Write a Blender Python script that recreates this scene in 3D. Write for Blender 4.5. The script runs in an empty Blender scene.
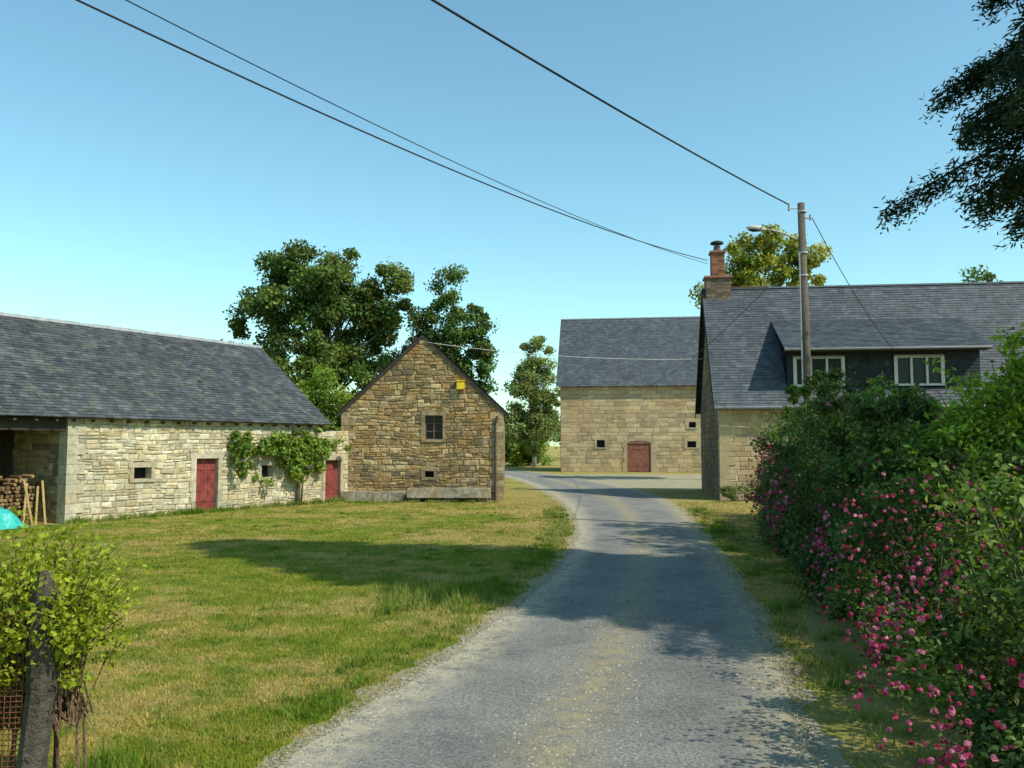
import bpy, math, numpy as np
from mathutils import Vector, Matrix
rng = np.random.default_rng(11)
def U(a=0.0, b=1.0): return a+(b-a)*rng.random()
scene = bpy.context.scene

# ------------------------------------------------------------------ helpers
def empty(name, loc):
    e = bpy.data.objects.new(name, None)
    e.location = loc
    e.empty_display_size = 0.3
    scene.collection.objects.link(e)
    return e

def link(ob, parent=None):
    scene.collection.objects.link(ob)
    if parent is not None:
        ob.parent = parent
        ob.matrix_parent_inverse = Matrix.Translation(parent.location).inverted()
    return ob

def fast_mesh(name, V, F, mat, cols=None, parent=None, smooth=False):
    V = np.asarray(V, dtype=np.float32); F = np.asarray(F, dtype=np.int32)
    me = bpy.data.meshes.new(name)
    k = F.shape[1]; M = F.shape[0]
    me.vertices.add(len(V)); me.vertices.foreach_set('co', V.ravel())
    me.loops.add(M*k); me.loops.foreach_set('vertex_index', F.ravel())
    me.polygons.add(M); me.polygons.foreach_set('loop_start', np.arange(M, dtype=np.int32)*k)
    me.update(calc_edges=True)
    if cols is not None: set_cols(me, cols)
    if smooth: me.polygons.foreach_set('use_smooth', np.ones(M, dtype=bool))
    me.materials.append(mat)
    return link(bpy.data.objects.new(name, me), parent)

def set_cols(me, cols):
    a = me.color_attributes.new('col', 'FLOAT_COLOR', 'POINT')
    c = np.ones((len(me.vertices), 4), dtype=np.float32); c[:, :3] = np.asarray(cols)
    a.data.foreach_set('color', c.ravel())

class Geo:
    def __init__(s): s.v = []; s.f = []; s.c = []
    def add(s, vs, fs, col=(1, 1, 1)):
        b = len(s.v); s.v += [tuple(p) for p in vs]; s.f += [tuple(b+i for i in f) for f in fs]
        s.c += [tuple(col)]*len(vs)
    def quad(s, a, b, c, d, col=(1, 1, 1)): s.add([a, b, c, d], [(0, 1, 2, 3)], col)
    def box8(s, p, col=(1, 1, 1)):
        s.add(p, [(0, 3, 2, 1), (4, 5, 6, 7), (0, 1, 5, 4), (1, 2, 6, 5), (2, 3, 7, 6), (3, 0, 4, 7)], col)
    def tube(s, pts, rad, n=8, col=(1, 1, 1), cap=True):
        pts = [Vector(p) for p in pts]
        if not hasattr(rad, '__len__'): rad = [rad]*len(pts)
        vs = []; fs = []
        ref = Vector((0.31, 0.17, 0.93)).normalized()
        d0 = (pts[-1]-pts[0]).normalized()
        if abs(d0.dot(ref)) > 0.8: ref = Vector((1, 0.1, 0)).normalized()
        for i, p in enumerate(pts):
            d = (pts[min(i+1, len(pts)-1)]-pts[max(i-1, 0)]).normalized()
            a = d.cross(ref).normalized(); b = d.cross(a)
            for k in range(n):
                t = 2*math.pi*k/n
                vs.append(p+(a*math.cos(t)+b*math.sin(t))*rad[i])
        for i in range(len(pts)-1):
            for k in range(n):
                k2 = (k+1) % n
                fs.append((i*n+k, i*n+k2, (i+1)*n+k2, (i+1)*n+k))
        if cap:
            fs.append(tuple(range(n-1, -1, -1))); fs.append(tuple((len(pts)-1)*n+k for k in range(n)))
        s.add(vs, fs, col)
    def obj(s, name, mat, parent=None, smooth=False):
        me = bpy.data.meshes.new(name); me.from_pydata(s.v, [], s.f); me.update()
        set_cols(me, s.c)
        if smooth: me.polygons.foreach_set('use_smooth', np.ones(len(me.polygons), dtype=bool))
        me.materials.append(mat)
        return link(bpy.data.objects.new(name, me), parent)

class Frame:
    """building frame: s along front (to the right), t inward (away from viewer), z up"""
    def __init__(self, x, y, d):
        self.o = Vector((x, y, 0)); self.d = Vector((d[0], d[1], 0)).normalized()
        self.t = Vector((-self.d.y, self.d.x, 0))
    def p(self, s, t, z): return self.o+self.d*s+self.t*t+Vector((0, 0, z))
    def box(self, g, s0, s1, t0, t1, z0, z1, col=(1, 1, 1)):
        P = self.p
        g.box8([P(s0, t0, z0), P(s1, t0, z0), P(s1, t1, z0), P(s0, t1, z0),
                P(s0, t0, z1), P(s1, t0, z1), P(s1, t1, z1), P(s0, t1, z1)], col)

# ------------------------------------------------------------------ materials
def new_mat(name):
    m = bpy.data.materials.new(name); m.use_nodes = True
    nt = m.node_tree; nt.nodes.clear()
    out = nt.nodes.new('ShaderNodeOutputMaterial')
    return m, nt, out
def N(nt, t, **kw):
    n = nt.nodes.new(t)
    for k, v in kw.items(): setattr(n, k, v)
    return n
def noise(nt, vec, scale, detail=3, rough=0.6):
    n = N(nt, 'ShaderNodeTexNoise'); n.inputs['Scale'].default_value = scale
    n.inputs['Detail'].default_value = detail; n.inputs['Roughness'].default_value = rough
    nt.links.new(vec, n.inputs['Vector']); return n.outputs['Fac']
def mrange(nt, v, a, b, c, d):
    n = N(nt, 'ShaderNodeMapRange'); n.clamp = True
    for i, x in zip(('From Min', 'From Max', 'To Min', 'To Max'), (a, b, c, d)): n.inputs[i].default_value = x
    nt.links.new(v, n.inputs['Value']); return n.outputs['Result']
def mixc(nt, f, a, b, mode='MIX'):
    n = N(nt, 'ShaderNodeMix', data_type='RGBA', blend_type=mode)
    if isinstance(f, (int, float)): n.inputs[0].default_value = f
    else: nt.links.new(f, n.inputs[0])
    for i, x in ((6, a), (7, b)):
        if isinstance(x, tuple): n.inputs[i].default_value = (*x, 1)
        else: nt.links.new(x, n.inputs[i])
    return n.outputs[2]
def scalec(nt, col, fac):
    n = N(nt, 'ShaderNodeVectorMath', operation='SCALE')
    nt.links.new(col, n.inputs[0]); nt.links.new(fac, n.inputs['Scale']); return n.outputs[0]
def pos(nt, flat=False):
    g = N(nt, 'ShaderNodeNewGeometry').outputs['Position']
    if flat:
        m = N(nt, 'ShaderNodeVectorMath', operation='MULTIPLY'); m.inputs[1].default_value = (1, 1, 0)
        nt.links.new(g, m.inputs[0]); return m.outputs[0]
    return g
def bump(nt, h, strength, dist):
    b = N(nt, 'ShaderNodeBump'); b.inputs['Strength'].default_value = strength; b.inputs['Distance'].default_value = dist
    nt.links.new(h, b.inputs['Height']); return b.outputs['Normal']
def principled(nt, out, col, rough=0.8, normal=None, spec=0.3):
    p = N(nt, 'ShaderNodeBsdfPrincipled')
    if isinstance(col, tuple): p.inputs['Base Color'].default_value = (*col, 1)
    else: nt.links.new(col, p.inputs['Base Color'])
    p.inputs['Roughness'].default_value = rough
    p.inputs['Specular IOR Level'].default_value = spec
    if normal is not None: nt.links.new(normal, p.inputs['Normal'])
    nt.links.new(p.outputs[0], out.inputs[0]); return p

def mat_vcol(name, rough=0.9, ns=8, lo=0.75, hi=1.2, ns2=0.7, lo2=0.85, hi2=1.15, bs=30, bstr=0.5, bd=0.02, stain=None, spec=0.25):
    m, nt, out = new_mat(name)
    a = N(nt, 'ShaderNodeAttribute', attribute_name='col').outputs['Color']
    P = pos(nt)
    c = scalec(nt, a, mrange(nt, noise(nt, P, ns), 0.3, 0.7, lo, hi))
    c = scalec(nt, c, mrange(nt, noise(nt, P, ns2), 0.3, 0.7, lo2, hi2))
    if stain:
        for (col, sc, f0, f1, amt) in stain:
            c = mixc(nt, mrange(nt, noise(nt, P, sc, 4, 0.7), f0, f1, 0, amt), c, col)
    principled(nt, out, c, rough, bump(nt, noise(nt, P, bs, 3, 0.7), bstr, bd), spec)
    return m

def mat_leaf(name, trans=0.35, rough=0.55):
    m, nt, out = new_mat(name)
    a = N(nt, 'ShaderNodeAttribute', attribute_name='col').outputs['Color']
    p = N(nt, 'ShaderNodeBsdfPrincipled'); nt.links.new(a, p.inputs['Base Color'])
    p.inputs['Roughness'].default_value = rough; p.inputs['Specular IOR Level'].default_value = 0.25
    t = N(nt, 'ShaderNodeBsdfTranslucent')
    c2 = mixc(nt, 1.0, a, (1.3, 1.25, 0.5), 'MULTIPLY'); nt.links.new(c2, t.inputs[0])
    mx = N(nt, 'ShaderNodeMixShader'); mx.inputs[0].default_value = trans
    nt.links.new(p.outputs[0], mx.inputs[1]); nt.links.new(t.outputs[0], mx.inputs[2])
    nt.links.new(mx.outputs[0], out.inputs[0]); return m

def mat_plain(name, col, rough=0.7, ns=12, lo=0.8, hi=1.15, spec=0.3, metal=0):
    m, nt, out = new_mat(name)
    P = pos(nt)
    c = mixc(nt, mrange(nt, noise(nt, P, ns), 0.3, 0.7, 0, 1), tuple(x*lo for x in col), tuple(min(1, x*hi) for x in col))
    p = principled(nt, out, c, rough, bump(nt, noise(nt, P, ns*4), 0.3, 0.01), spec)
    p.inputs['Metallic'].default_value = metal
    return m

M_stone = mat_vcol('stone_pale', stain=[((0.13, 0.12, 0.09), 2.2, 0.53, 0.72, 0.5), ((0.40, 0.28, 0.12), 1.1, 0.48, 0.66, 0.45)])
M_stoneB = mat_vcol('stone_brown', lo=0.6, hi=1.3, stain=[((0.05, 0.045, 0.03), 2.6, 0.50, 0.70, 0.65), ((0.40, 0.22, 0.055), 1.3, 0.48, 0.68, 0.45)])
M_ashlar = mat_vcol('stone_ashlar', lo=0.85, hi=1.12, stain=[((0.12, 0.10, 0.08), 1.1, 0.53, 0.78, 0.5), ((0.46, 0.28, 0.12), 0.5, 0.48, 0.68, 0.4)], bstr=0.3)
M_slate = mat_vcol('slate', rough=0.65, ns=3, lo=0.75, hi=1.2, bs=14, bstr=0.3, stain=[((0.17, 0.155, 0.095), 1.9, 0.54, 0.64, 0.42), ((0.03, 0.037, 0.04), 0.6, 0.46, 0.68, 0.6)], spec=0.3)
M_slate2 = mat_vcol('slate_clean', rough=0.62, ns=3, lo=0.82, hi=1.12, bs=14, bstr=0.2, stain=[((0.045, 0.05, 0.055), 0.5, 0.5, 0.75, 0.45), ((0.14, 0.135, 0.10), 2.4, 0.57, 0.68, 0.35)], spec=0.3)
M_bark = mat_vcol('bark', ns=10, lo=0.6, hi=1.3, bs=18, bstr=0.8, bd=0.04)
M_wood = mat_vcol('timber', ns=14, lo=0.7, hi=1.2, bs=30, bstr=0.6)
M_leaf = mat_leaf('foliage')
M_flower = mat_leaf('petals', 0.25)
M_door = mat_plain('red_paint', (0.24, 0.05, 0.04), 0.75, 5, 0.5, 1.25)
M_doorF = mat_plain('faded_red_paint', (0.26, 0.10, 0.07), 0.8, 4, 0.6, 1.25)
M_black = mat_plain('dark_interior', (0.012, 0.012, 0.012), 0.9)
M_white = mat_plain('white_paint', (0.50, 0.49, 0.46), 0.5, 8, 0.9, 1.1)
M_zinc = mat_plain('zinc', (0.42, 0.43, 0.44), 0.5, 5, 0.8, 1.2, 0.5, 0.3)
M_brick = mat_vcol('brick', lo=0.75, hi=1.2)
M_cable = mat_plain('cable_rubber', (0.02, 0.02, 0.022), 0.6)
M_cableL = mat_plain('cable_light', (0.5, 0.5, 0.48), 0.6)
M_yellow = mat_plain('yellow_plastic', (0.75, 0.52, 0.03), 0.5)
M_teal = mat_plain('tarp', (0.04, 0.42, 0.38), 0.4)
M_rust = mat_plain('rust', (0.13, 0.05, 0.022), 0.85, 20, 0.5, 1.4)
M_mortar = mat_vcol('mortar', ns=20, lo=0.7, hi=1.2, bs=40)
m, nt, out = new_mat('glass_dark')
principled(nt, out, (0.012, 0.014, 0.016), 0.22, None, 0.22); M_glass = m

def grass_col(nt):
    P = pos(nt, True)
    n1 = noise(nt, P, 0.33, 4, 0.65); n2 = noise(nt, P, 1.7, 4, 0.75); n3 = noise(nt, P, 9, 2, 0.7)
    g = mixc(nt, mrange(nt, n2, 0.35, 0.66, 0, 1), (0.125, 0.185, 0.016), (0.26, 0.285, 0.030))
    s = mixc(nt, mrange(nt, n3, 0.3, 0.7, 0, 1), (0.33, 0.26, 0.07), (0.50, 0.385, 0.15))
    # dryness grows towards the road side
    sx = N(nt, 'ShaderNodeSeparateXYZ'); nt.links.new(P, sx.inputs[0])
    dr = mrange(nt, sx.outputs[0], -3.5, 2.5, 0.0, 0.10)
    ad = N(nt, 'ShaderNodeMath', operation='ADD'); nt.links.new(n1, ad.inputs[0]); nt.links.new(dr, ad.inputs[1])
    dy = mrange(nt, sx.outputs[1], 20, 34, 0.0, 0.07)
    ad2 = N(nt, 'ShaderNodeMath', operation='ADD'); nt.links.new(ad.outputs[0], ad2.inputs[0]); nt.links.new(dy, ad2.inputs[1])
    ad3 = N(nt, 'ShaderNodeMath', operation='MULTIPLY_ADD'); nt.links.new(n2, ad3.inputs[0]); ad3.inputs[1].default_value = 0.7
    nt.links.new(ad2.outputs[0], ad3.inputs[2])
    return mixc(nt, mrange(nt, ad3.outputs[0], 0.82, 1.0, 0.02, 0.92), g, s), n3
m, nt, out = new_mat('grass_ground')
gc, n3 = grass_col(nt)
gc = mixc(nt, mrange(nt, noise(nt, pos(nt, True), 25, 3, 0.8), 0.35, 0.7, 0.0, 0.5), gc, (0.10, 0.095, 0.03))
principled(nt, out, gc, 0.95, bump(nt, noise(nt, pos(nt), 40, 3, 0.8), 0.8, 0.05), 0.1); M_ground = m
m, nt, out = new_mat('grass_blades')
gc, _ = grass_col(nt)
a = N(nt, 'ShaderNodeAttribute', attribute_name='col').outputs['Color']
gc = mixc(nt, 1.0, gc, a, 'MULTIPLY')
p = principled(nt, out, gc, 0.7, None, 0.15)
t = N(nt, 'ShaderNodeBsdfTranslucent'); nt.links.new(gc, t.inputs[0])
mx = N(nt, 'ShaderNodeMixShader'); mx.inputs[0].default_value = 0.35
nt.links.new(p.outputs[0], mx.inputs[1]); nt.links.new(t.outputs[0], mx.inputs[2]); nt.links.new(mx.outputs[0], out.inputs[0])
M_blade = m
# road: UV.x across
m, nt, out = new_mat('old_asphalt')
uv = N(nt, 'ShaderNodeUVMap', uv_map='uv').outputs[0]
sx = N(nt, 'ShaderNodeSeparateXYZ'); nt.links.new(uv, sx.inputs[0])
P = pos(nt, True)
base = mixc(nt, mrange(nt, noise(nt, P, 0.9, 4, 0.75), 0.38, 0.62, 0, 1), (0.15, 0.148, 0.138), (0.29, 0.28, 0.253))
base = mixc(nt, mrange(nt, noise(nt, P, 14, 4, 0.85), 0.40, 0.62, 0, 0.55), base, (0.38, 0.365, 0.32))
base = mixc(nt, mrange(nt, noise(nt, P, 34, 3, 0.9), 0.43, 0.61, 0, 0.8), base, (0.08, 0.08, 0.077))
# centre & edges dusty
def absd(c0, w, amt):
    s = N(nt, 'ShaderNodeMath', operation='SUBTRACT'); nt.links.new(sx.outputs[0], s.inputs[0]); s.inputs[1].default_value = c0
    ab = N(nt, 'ShaderNodeMath', operation='ABSOLUTE'); nt.links.new(s.outputs[0], ab.inputs[0])
    k = mrange(nt, ab.outputs[0], 0.0, w, 1, 0)
    mm = N(nt, 'ShaderNodeMath', operation='MULTIPLY'); nt.links.new(k, mm.inputs[0])
    nt.links.new(mrange(nt, noise(nt, P, 4.5, 4, 0.85), 0.38, 0.60, 0, amt), mm.inputs[1]); return mm.outputs[0]
base = mixc(nt, absd(0.5, 0.13, 1.2), base, (0.32, 0.27, 0.165))
base = mixc(nt, absd(0.0, 0.17, 1.8), base, (0.42, 0.37, 0.26))
base = mixc(nt, absd(1.0, 0.14, 1.5), base, (0.36, 0.31, 0.20))
principled(nt, out, base, 0.9, bump(nt, noise(nt, P, 40, 3, 0.9), 0.9, 0.02), 0.15); M_road = m
m, nt, out = new_mat('sandy_gravel')
P = pos(nt, True)
c = mixc(nt, mrange(nt, noise(nt, P, 1.5, 4, 0.7), 0.35, 0.65, 0, 1), (0.44, 0.39, 0.27), (0.33, 0.28, 0.17))
c = mixc(nt, mrange(nt, noise(nt, P, 50, 3, 0.9), 0.4, 0.65, 0, 0.7), c, (0.17, 0.15, 0.10))
principled(nt, out, c, 0.95, bump(nt, noise(nt, P, 60, 3, 0.9), 0.8, 0.02), 0.1); M_sand = m

# ------------------------------------------------------------------ ground & road
g = Geo(); g.quad((-900, -300, 0), (900, -300, 0), (900, 1500, 0), (-900, 1500, 0)); g.obj('ground', M_ground)
Yk = [-15, 0, 5.9, 7.6, 10.1, 13.8, 19.7, 26.7, 34, 41.5, 53, 66, 80, 100]
Lk = [-2.7, -2.05, -1.7, -1.1, -0.35, 0.6, 1.55, 2.0, 2.0, 1.6, 0.6, -1.5, -5.5, -14]
Rk = [1.3, 1.65, 2.05, 2.4, 2.9, 3.55, 4.4, 5.4, 6.2, 6.2, 4.8, 2.6, -1.0, -9]
def smooth_interp(y, K):
    acc = 0
    for o in (-2, -1, 0, 1, 2): acc = acc+np.interp(y+o*0.9*np.clip(y/15, .2, 2.5), Yk, K)
    return acc/5
def wig(y, a, ph):
    return a*(np.sin(y*2.1+ph)+0.7*np.sin(y*5.3+ph*2)+0.5*np.sin(y*11.7+ph*3))
def ribbon(name, ext, z, mat, amp, ph):
    ys = np.concatenate([np.arange(-15, 40, 0.12), np.arange(40, 100, 0.5)])
    L = smooth_interp(ys, Lk)-ext+wig(ys, amp, ph)+rng.normal(0, amp*0.4, len(ys))
    R = smooth_interp(ys, Rk)+ext+wig(ys, amp, ph+2)+rng.normal(0, amp*0.4, len(ys))
    n = len(ys); V = []; F = []
    K = 9
    for i in range(n):
        for k in range(K):
            w = k/(K-1); V.append((L[i]*(1-w)+R[i]*w, ys[i], z))
    for i in range(n-1):
        for k in range(K-1): F.append((i*K+k, i*K+k+1, (i+1)*K+k+1, (i+1)*K+k))
    ob = fast_mesh(name, V, F, mat)
    me = ob.data; ul = me.uv_layers.new(name='uv')
    vi = np.zeros(len(me.loops), dtype=np.int32); me.loops.foreach_get('vertex_index', vi)
    uvd = np.zeros((len(vi), 2), dtype=np.float32); uvd[:, 0] = (vi % K)/(K-1); uvd[:, 1] = (vi//K)*0.1
    ul.data.foreach_set('uv', uvd.ravel()); return ob
ribbon('road_verge', 0.22, 0.004, M_sand, 0.06, 0.4)
ribbon('road', -0.02, 0.010, M_road, 0.03, 1.7)
g = Geo()
pts = [(5.9, 43.5), (10, 43), (30, 43), (34, 60), (22, 63.5), (14, 63.8), (8, 64.2), (3.6, 63), (3.2, 58), (4.6, 52)]
g.add([(x, y, 0.007) for x, y in pts], [tuple(range(len(pts)))]); g.obj('gravel_yard', M_sand)

# ------------------------------------------------------------------ masonry
def stone_wall(g, mg, fr, z0, ext, ztop, opens, hr, wr, pal, t=0.0, wob=0.02, jit=0.012, gap=0.018, prot=0.035, split=0.2, mcol=(0.3, 0.26, 0.18), alongt=False):
    """front face lies at t. ext(z)->(a,b). alongt: the wall runs along t axis at s=t arg, facing -s"""
    def W(s, n, z):       # n = outwards distance
        if alongt: return fr.p(t-n, s, z)
        return fr.p(s, t-n, z)
    ph = U(0, 6)
    wf = lambda s, z: wob*(math.sin(s*1.1+ph+z)+0.6*math.sin(s*2.7+z*1.7+ph))
    z = z0
    while z < ztop-0.03:
        z1 = z+U(*hr)
        for o in opens:
            for b in (o[2], o[3]):
                if z+0.06 < b < z1+0.05: z1 = b
        z1 = min(z1, ztop)
        if ztop-z1 < 0.08: z1 = ztop
        a0, b0 = ext(z); a1, b1 = ext(z1)
        segs = [(a0, b0, a1, b1)]
        for o in opens:
            if z < o[3]-0.03 and z1 > o[2]+0.03:
                ns = []
                for (p0, q0, p1, q1) in segs:
                    if o[0] > p0 and o[1] < q0:
                        ns += [(p0, o[0], p1, o[0]), (o[1], q0, o[1], q1)]
                    else: ns.append((p0, q0, p1, q1))
                segs = ns
        for (p0, q0, p1, q1) in segs:
            if q1 < p1: m = (p0+q0)/2; p1 = q1 = m
            mg.quad(W(p0, 0, z), W(q0, 0, z), W(q1, 0, z1), W(p1, 0, z1), mcol)
            a = max(p0, p1); b = min(q0, q1)
            if b-a < 0.05: continue
            s = a
            while s < b-0.001:
                w = U(*wr)*(1.0 if (z1-z) > 0.12 else 0.8)
                e = s+w
                if b-e < wr[0]*0.6: e = b
                parts = [(s, e, z, z1)]
                if U() < split and z1-z > 0.14:
                    zm = z+(z1-z)*U(0.35, 0.65); parts = [(s, e, z, zm), (s, e, zm, z1)]
                    if U() < 0.5 and e-s > 0.25:
                        sm = s+(e-s)*U(0.35, 0.65); parts = [(s, sm, z, zm), (sm, e, z, zm), (s, e, zm, z1)]
                for (x0, x1, y0, y1) in parts:
                    gp = gap*U(0.6, 1.3)/2; bv = min(0.022, (y1-y0)*0.15, (x1-x0)*0.15)
                    pr = prot*U(0.35, 1.0)
                    cs = [(x0+gp, y0+gp), (x1-gp, y0+gp), (x1-gp, y1-gp), (x0+gp, y1-gp)]
                    cs = [(x+U(-jit, jit), y+U(-jit, jit)+wf(x, y)) for x, y in cs]
                    cx = sum(c[0] for c in cs)/4; cy = sum(c[1] for c in cs)/4
                    back = [W(x, -0.01, y) for x, y in cs]
                    mid = [W(x, pr*0.6, y) for x, y in cs]
                    fr_ = [W(x+math.copysign(bv, cx-x)*U(0.6, 1.6), pr+U(-0.004, 0.006), y+math.copysign(bv, cy-y)*U(0.6, 1.6)) for x, y in cs]
                    c = pal[int(U(0, len(pal)))]; k = U(0.82, 1.15)
                    vs = back+mid+fr_
                    fs = [(8, 9, 10, 11)]
                    for i in range(4):
                        j = (i+1) % 4
                        fs += [(i, j, 4+j, 4+i), (4+i, 4+j, 8+j, 8+i)]
                    g.add(vs, fs, tuple(q*k for q in c))
                s = e
        z = z1

def slates(g, O, a, u, L, S, w, e, pal, skip=None, kv=0.14):
    n = a.cross(u).normalized()
    if n.z < 0: n = -n
    g.quad(O-n*0.02, O+a*L-n*0.02, O+a*L+u*S-n*0.02, O+u*S-n*0.02, (0.03, 0.03, 0.035))
    rows = int(S/e); e = S/rows
    for r in range(rows):
        x = -w/2 if r % 2 else 0.0
        while x < L-0.01:
            ww = w*U(0.8, 1.2); x0 = max(0, x)+0.003; x1 = min(L, x+ww)-0.003
            x += ww
            if x1-x0 < 0.04: continue
            v0 = r*e-U(0, 0.014); v1 = (r+1)*e+0.01
            if skip and skip((x0+x1)/2, r*e+e/2): continue
            lift = 0.016+U(0, 0.010)
            p = [O+a*x0+u*v0+n*lift, O+a*x1+u*v0+n*(lift+U(-0.003, 0.003)), O+a*x1+u*v1+n*0.002, O+a*x0+u*v1+n*0.002]
            q = [O+a*x0+u*v0-n*0.004, O+a*x1+u*v0-n*0.004]
            c = pal[int(U(0, len(pal)))]; k = U(1-kv, 1+kv)
            g.add(p+q, [(0, 1, 2, 3), (4, 5, 1, 0)], tuple(z*k for z in c))

def plank_door(par, fr, s0, s1, z0, z1, t, mat, name='door'):
    g = Geo(); n = max(3, int((s1-s0)/0.14)); w = (s1-s0)/n
    for i in range(n):
        fr.box(g, s0+i*w+0.004, s0+(i+1)*w-0.004, t+U(0, 0.006), t+0.04, z0+0.03, z1)
    for zz in (z0+(z1-z0)*0.2, z0+(z1-z0)*0.78): fr.box(g, s0+0.02, s1-0.02, t-0.015, t-0.002, zz, zz+0.06, (0.6, .6, .6))
    g.obj(name, mat, par)
def vary(col, a, b):
    k = U(a, b); return tuple(q*k for q in col)
def surround(g, fr, s0, s1, z0, z1, t, col, jw=0.16, lh=0.2, sill=True, dep=0.3, pr=0.05):
    ns = max(2, int((z1-z0)/0.35)); 
    for k in range(ns):
        a = z0+(z1-z0)*k/ns+0.004; b = z0+(z1-z0)*(k+1)/ns-0.004
        fr.box(g, s0-jw*U(0.8, 1.7), s0, t-pr, t+dep, a, b, vary(col, 0.85, 1.1))
        fr.box(g, s1, s1+jw*U(0.8, 1.7), t-pr, t+dep, a, b, vary(col, 0.85, 1.1))
    fr.box(g, s0-jw*1.5, s1+jw*1.5, t-pr-0.003, t+dep, z1, z1+lh, col)
    if sill: fr.box(g, s0-jw*1.2, s1+jw*1.2, t-pr-0.02, t+dep, z0-0.1, z0, col)

pale = [(0.53, 0.47, 0.32), (0.46, 0.40, 0.27), (0.60, 0.53, 0.38), (0.42, 0.355, 0.235), (0.56, 0.46, 0.28), (0.48, 0.43, 0.32)]
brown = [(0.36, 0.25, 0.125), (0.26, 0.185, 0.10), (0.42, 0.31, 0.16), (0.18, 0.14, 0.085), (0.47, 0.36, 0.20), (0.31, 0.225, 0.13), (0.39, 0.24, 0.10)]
sand = [(0.49, 0.36, 0.20), (0.42, 0.31, 0.18), (0.53, 0.40, 0.235), (0.37, 0.285, 0.18), (0.47, 0.36, 0.23)]
slA = [(0.064, 0.070, 0.076), (0.078, 0.085, 0.091), (0.051, 0.057, 0.064), (0.09, 0.096, 0.098)]
slB = [(0.073, 0.083, 0.098), (0.088, 0.098, 0.115), (0.063, 0.073, 0.088)]

# ---- long stone barn (left)
fb = Frame(-12.5, 24.0, (0.514, 0.857))
barn = empty('stone_barn', fb.p(4, 3.7, 0))
g = Geo(); mg = Geo(); tr = Geo()
ops = [(4.34, 5.22, 0.0, 1.76), (2.08, 2.68, 1.17, 1.52), (7.1, 7.65, 1.05, 1.48)]
stone_wall(g, mg, fb, 0, lambda z: (0, 10.1), 3.1, ops, (0.12, 0.25), (0.18, 0.5), pale, wob=0.025, jit=0.016, split=0.3)
stone_wall(g, mg, fb, 0, lambda z: (10.1, 11.6), 2.75, [(10.3, 11.15, 0.0, 1.62)], (0.13, 0.27), (0.2, 0.5), pale, wob=0.02)
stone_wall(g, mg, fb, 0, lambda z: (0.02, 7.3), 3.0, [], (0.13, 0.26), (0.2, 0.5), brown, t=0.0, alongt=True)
lz = (0.42, 0.37, 0.27)
surround(tr, fb, 4.34, 5.22, 0.0, 1.76, 0, lz, sill=False)
surround(tr, fb, 2.08, 2.68, 1.17, 1.52, 0, lz, 0.12, 0.16)
surround(tr, fb, 7.1, 7.65, 1.05, 1.48, 0, lz, 0.12, 0.16)
surround(tr, fb, 10.3, 11.15, 0.0, 1.62, 0, lz, 0.12, 0.16, sill=False)
for k in range(11):   # quoins at the corner
    z0 = k*0.275; e = 0.5 if k % 2 else 0.28
    fb.box(tr, -0.045, e, -0.048, 0.35, z0+0.005, z0+0.27, vary((0.47, 0.42, 0.30), 0.85, 1.15))
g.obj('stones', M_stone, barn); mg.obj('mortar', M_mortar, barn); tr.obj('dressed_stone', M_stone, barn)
plank_door(barn, fb, 4.34, 5.22, 0, 1.76, 0.12, M_door, 'door')
plank_door(barn, fb, 10.3, 11.15, 0, 1.62, 0.12, M_door, 'side_door')
g = Geo()
fb.box(g, 2.08, 2.68, 0.25, 0.28, 1.1, 1.6); fb.box(g, 7.1, 7.65, 0.25, 0.28, 1.0, 1.55)
g.obj('window_voids', M_black, barn)
g = Geo()   # rear, ends
fb.box(g, -9, 10.1, 7.32, 7.6, 0, 3.1, (0.16, 0.13, 0.09))
fb.box(g, 9.8, 10.1, 0.31, 7.31, 0, 3.1, (0.35, 0.3, 0.2))
P = fb.p
g.add([P(10.1, 0.0, 3.1), P(10.1, 7.4, 3.1), P(10.1, 3.7, 6.15)], [(0, 1, 2)], (0.3, 0.25, 0.17))
fb.box(g, -9.3, -9, 0, 7.6, 0, 3.1, (0.3, 0.25, 0.17))
g.obj('rear_walls', M_stoneB, barn)
g = Geo()
up = (fb.t*3.95+Vector((0, 0, 3.22))).normalized(); S = math.hypot(3.95, 3.22)
slates(g, P(-9.4, -0.28, 2.98), fb.d, up, 19.75, S, 0.24, 0.135, slA, kv=0.28)
up2 = (-fb.t*3.95+Vector((0, 0, 3.22))).normalized()
slates(g, P(-9.4, 7.66, 2.98), fb.d, up2, 19.75, S, 0.4, 0.3, slA)
g.obj('slate_roof', M_slate, barn)
g = Geo(); 
for i in range(40):
    a = -9.4+i*19.75/40; b = a+19.75/40
    fb.box(g, a+0.004, b-0.004, 3.69-0.09, 3.69+0.09, 6.15, 6.25+U(0, 0.02))
g.obj('ridge_capping', M_zinc, barn)
g = Geo()
for i in range(34): fb.box(g, -9.2+i*0.58, -9.12+i*0.58, -0.22, 0.0, 2.86, 2.93, (0.08, 0.06, 0.04))
fb.box(g, -9.2, -0.05, 0.02, 0.26, 2.6, 2.99, (0.05, 0.04, 0.03))
fb.box(g, -4.8, -4.55, 0.03, 0.25, 0, 2.6, (0.1, 0.08, 0.05))
for s in (-1.5, -4.2, -7): fb.box(g, s, s+0.2, 0.27, 7.3, 2.8, 3.0, (0.06, 0.045, 0.03))
for i in range(40): fb.box(g, -8.9+i*0.22, -8.69+i*0.22, 2.6+U(0, .02), 2.66, 0.0, 2.95, vary((0.06, 0.045, 0.032), .6, 1.3))
g.obj('timber_frame', M_wood, barn)

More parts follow.
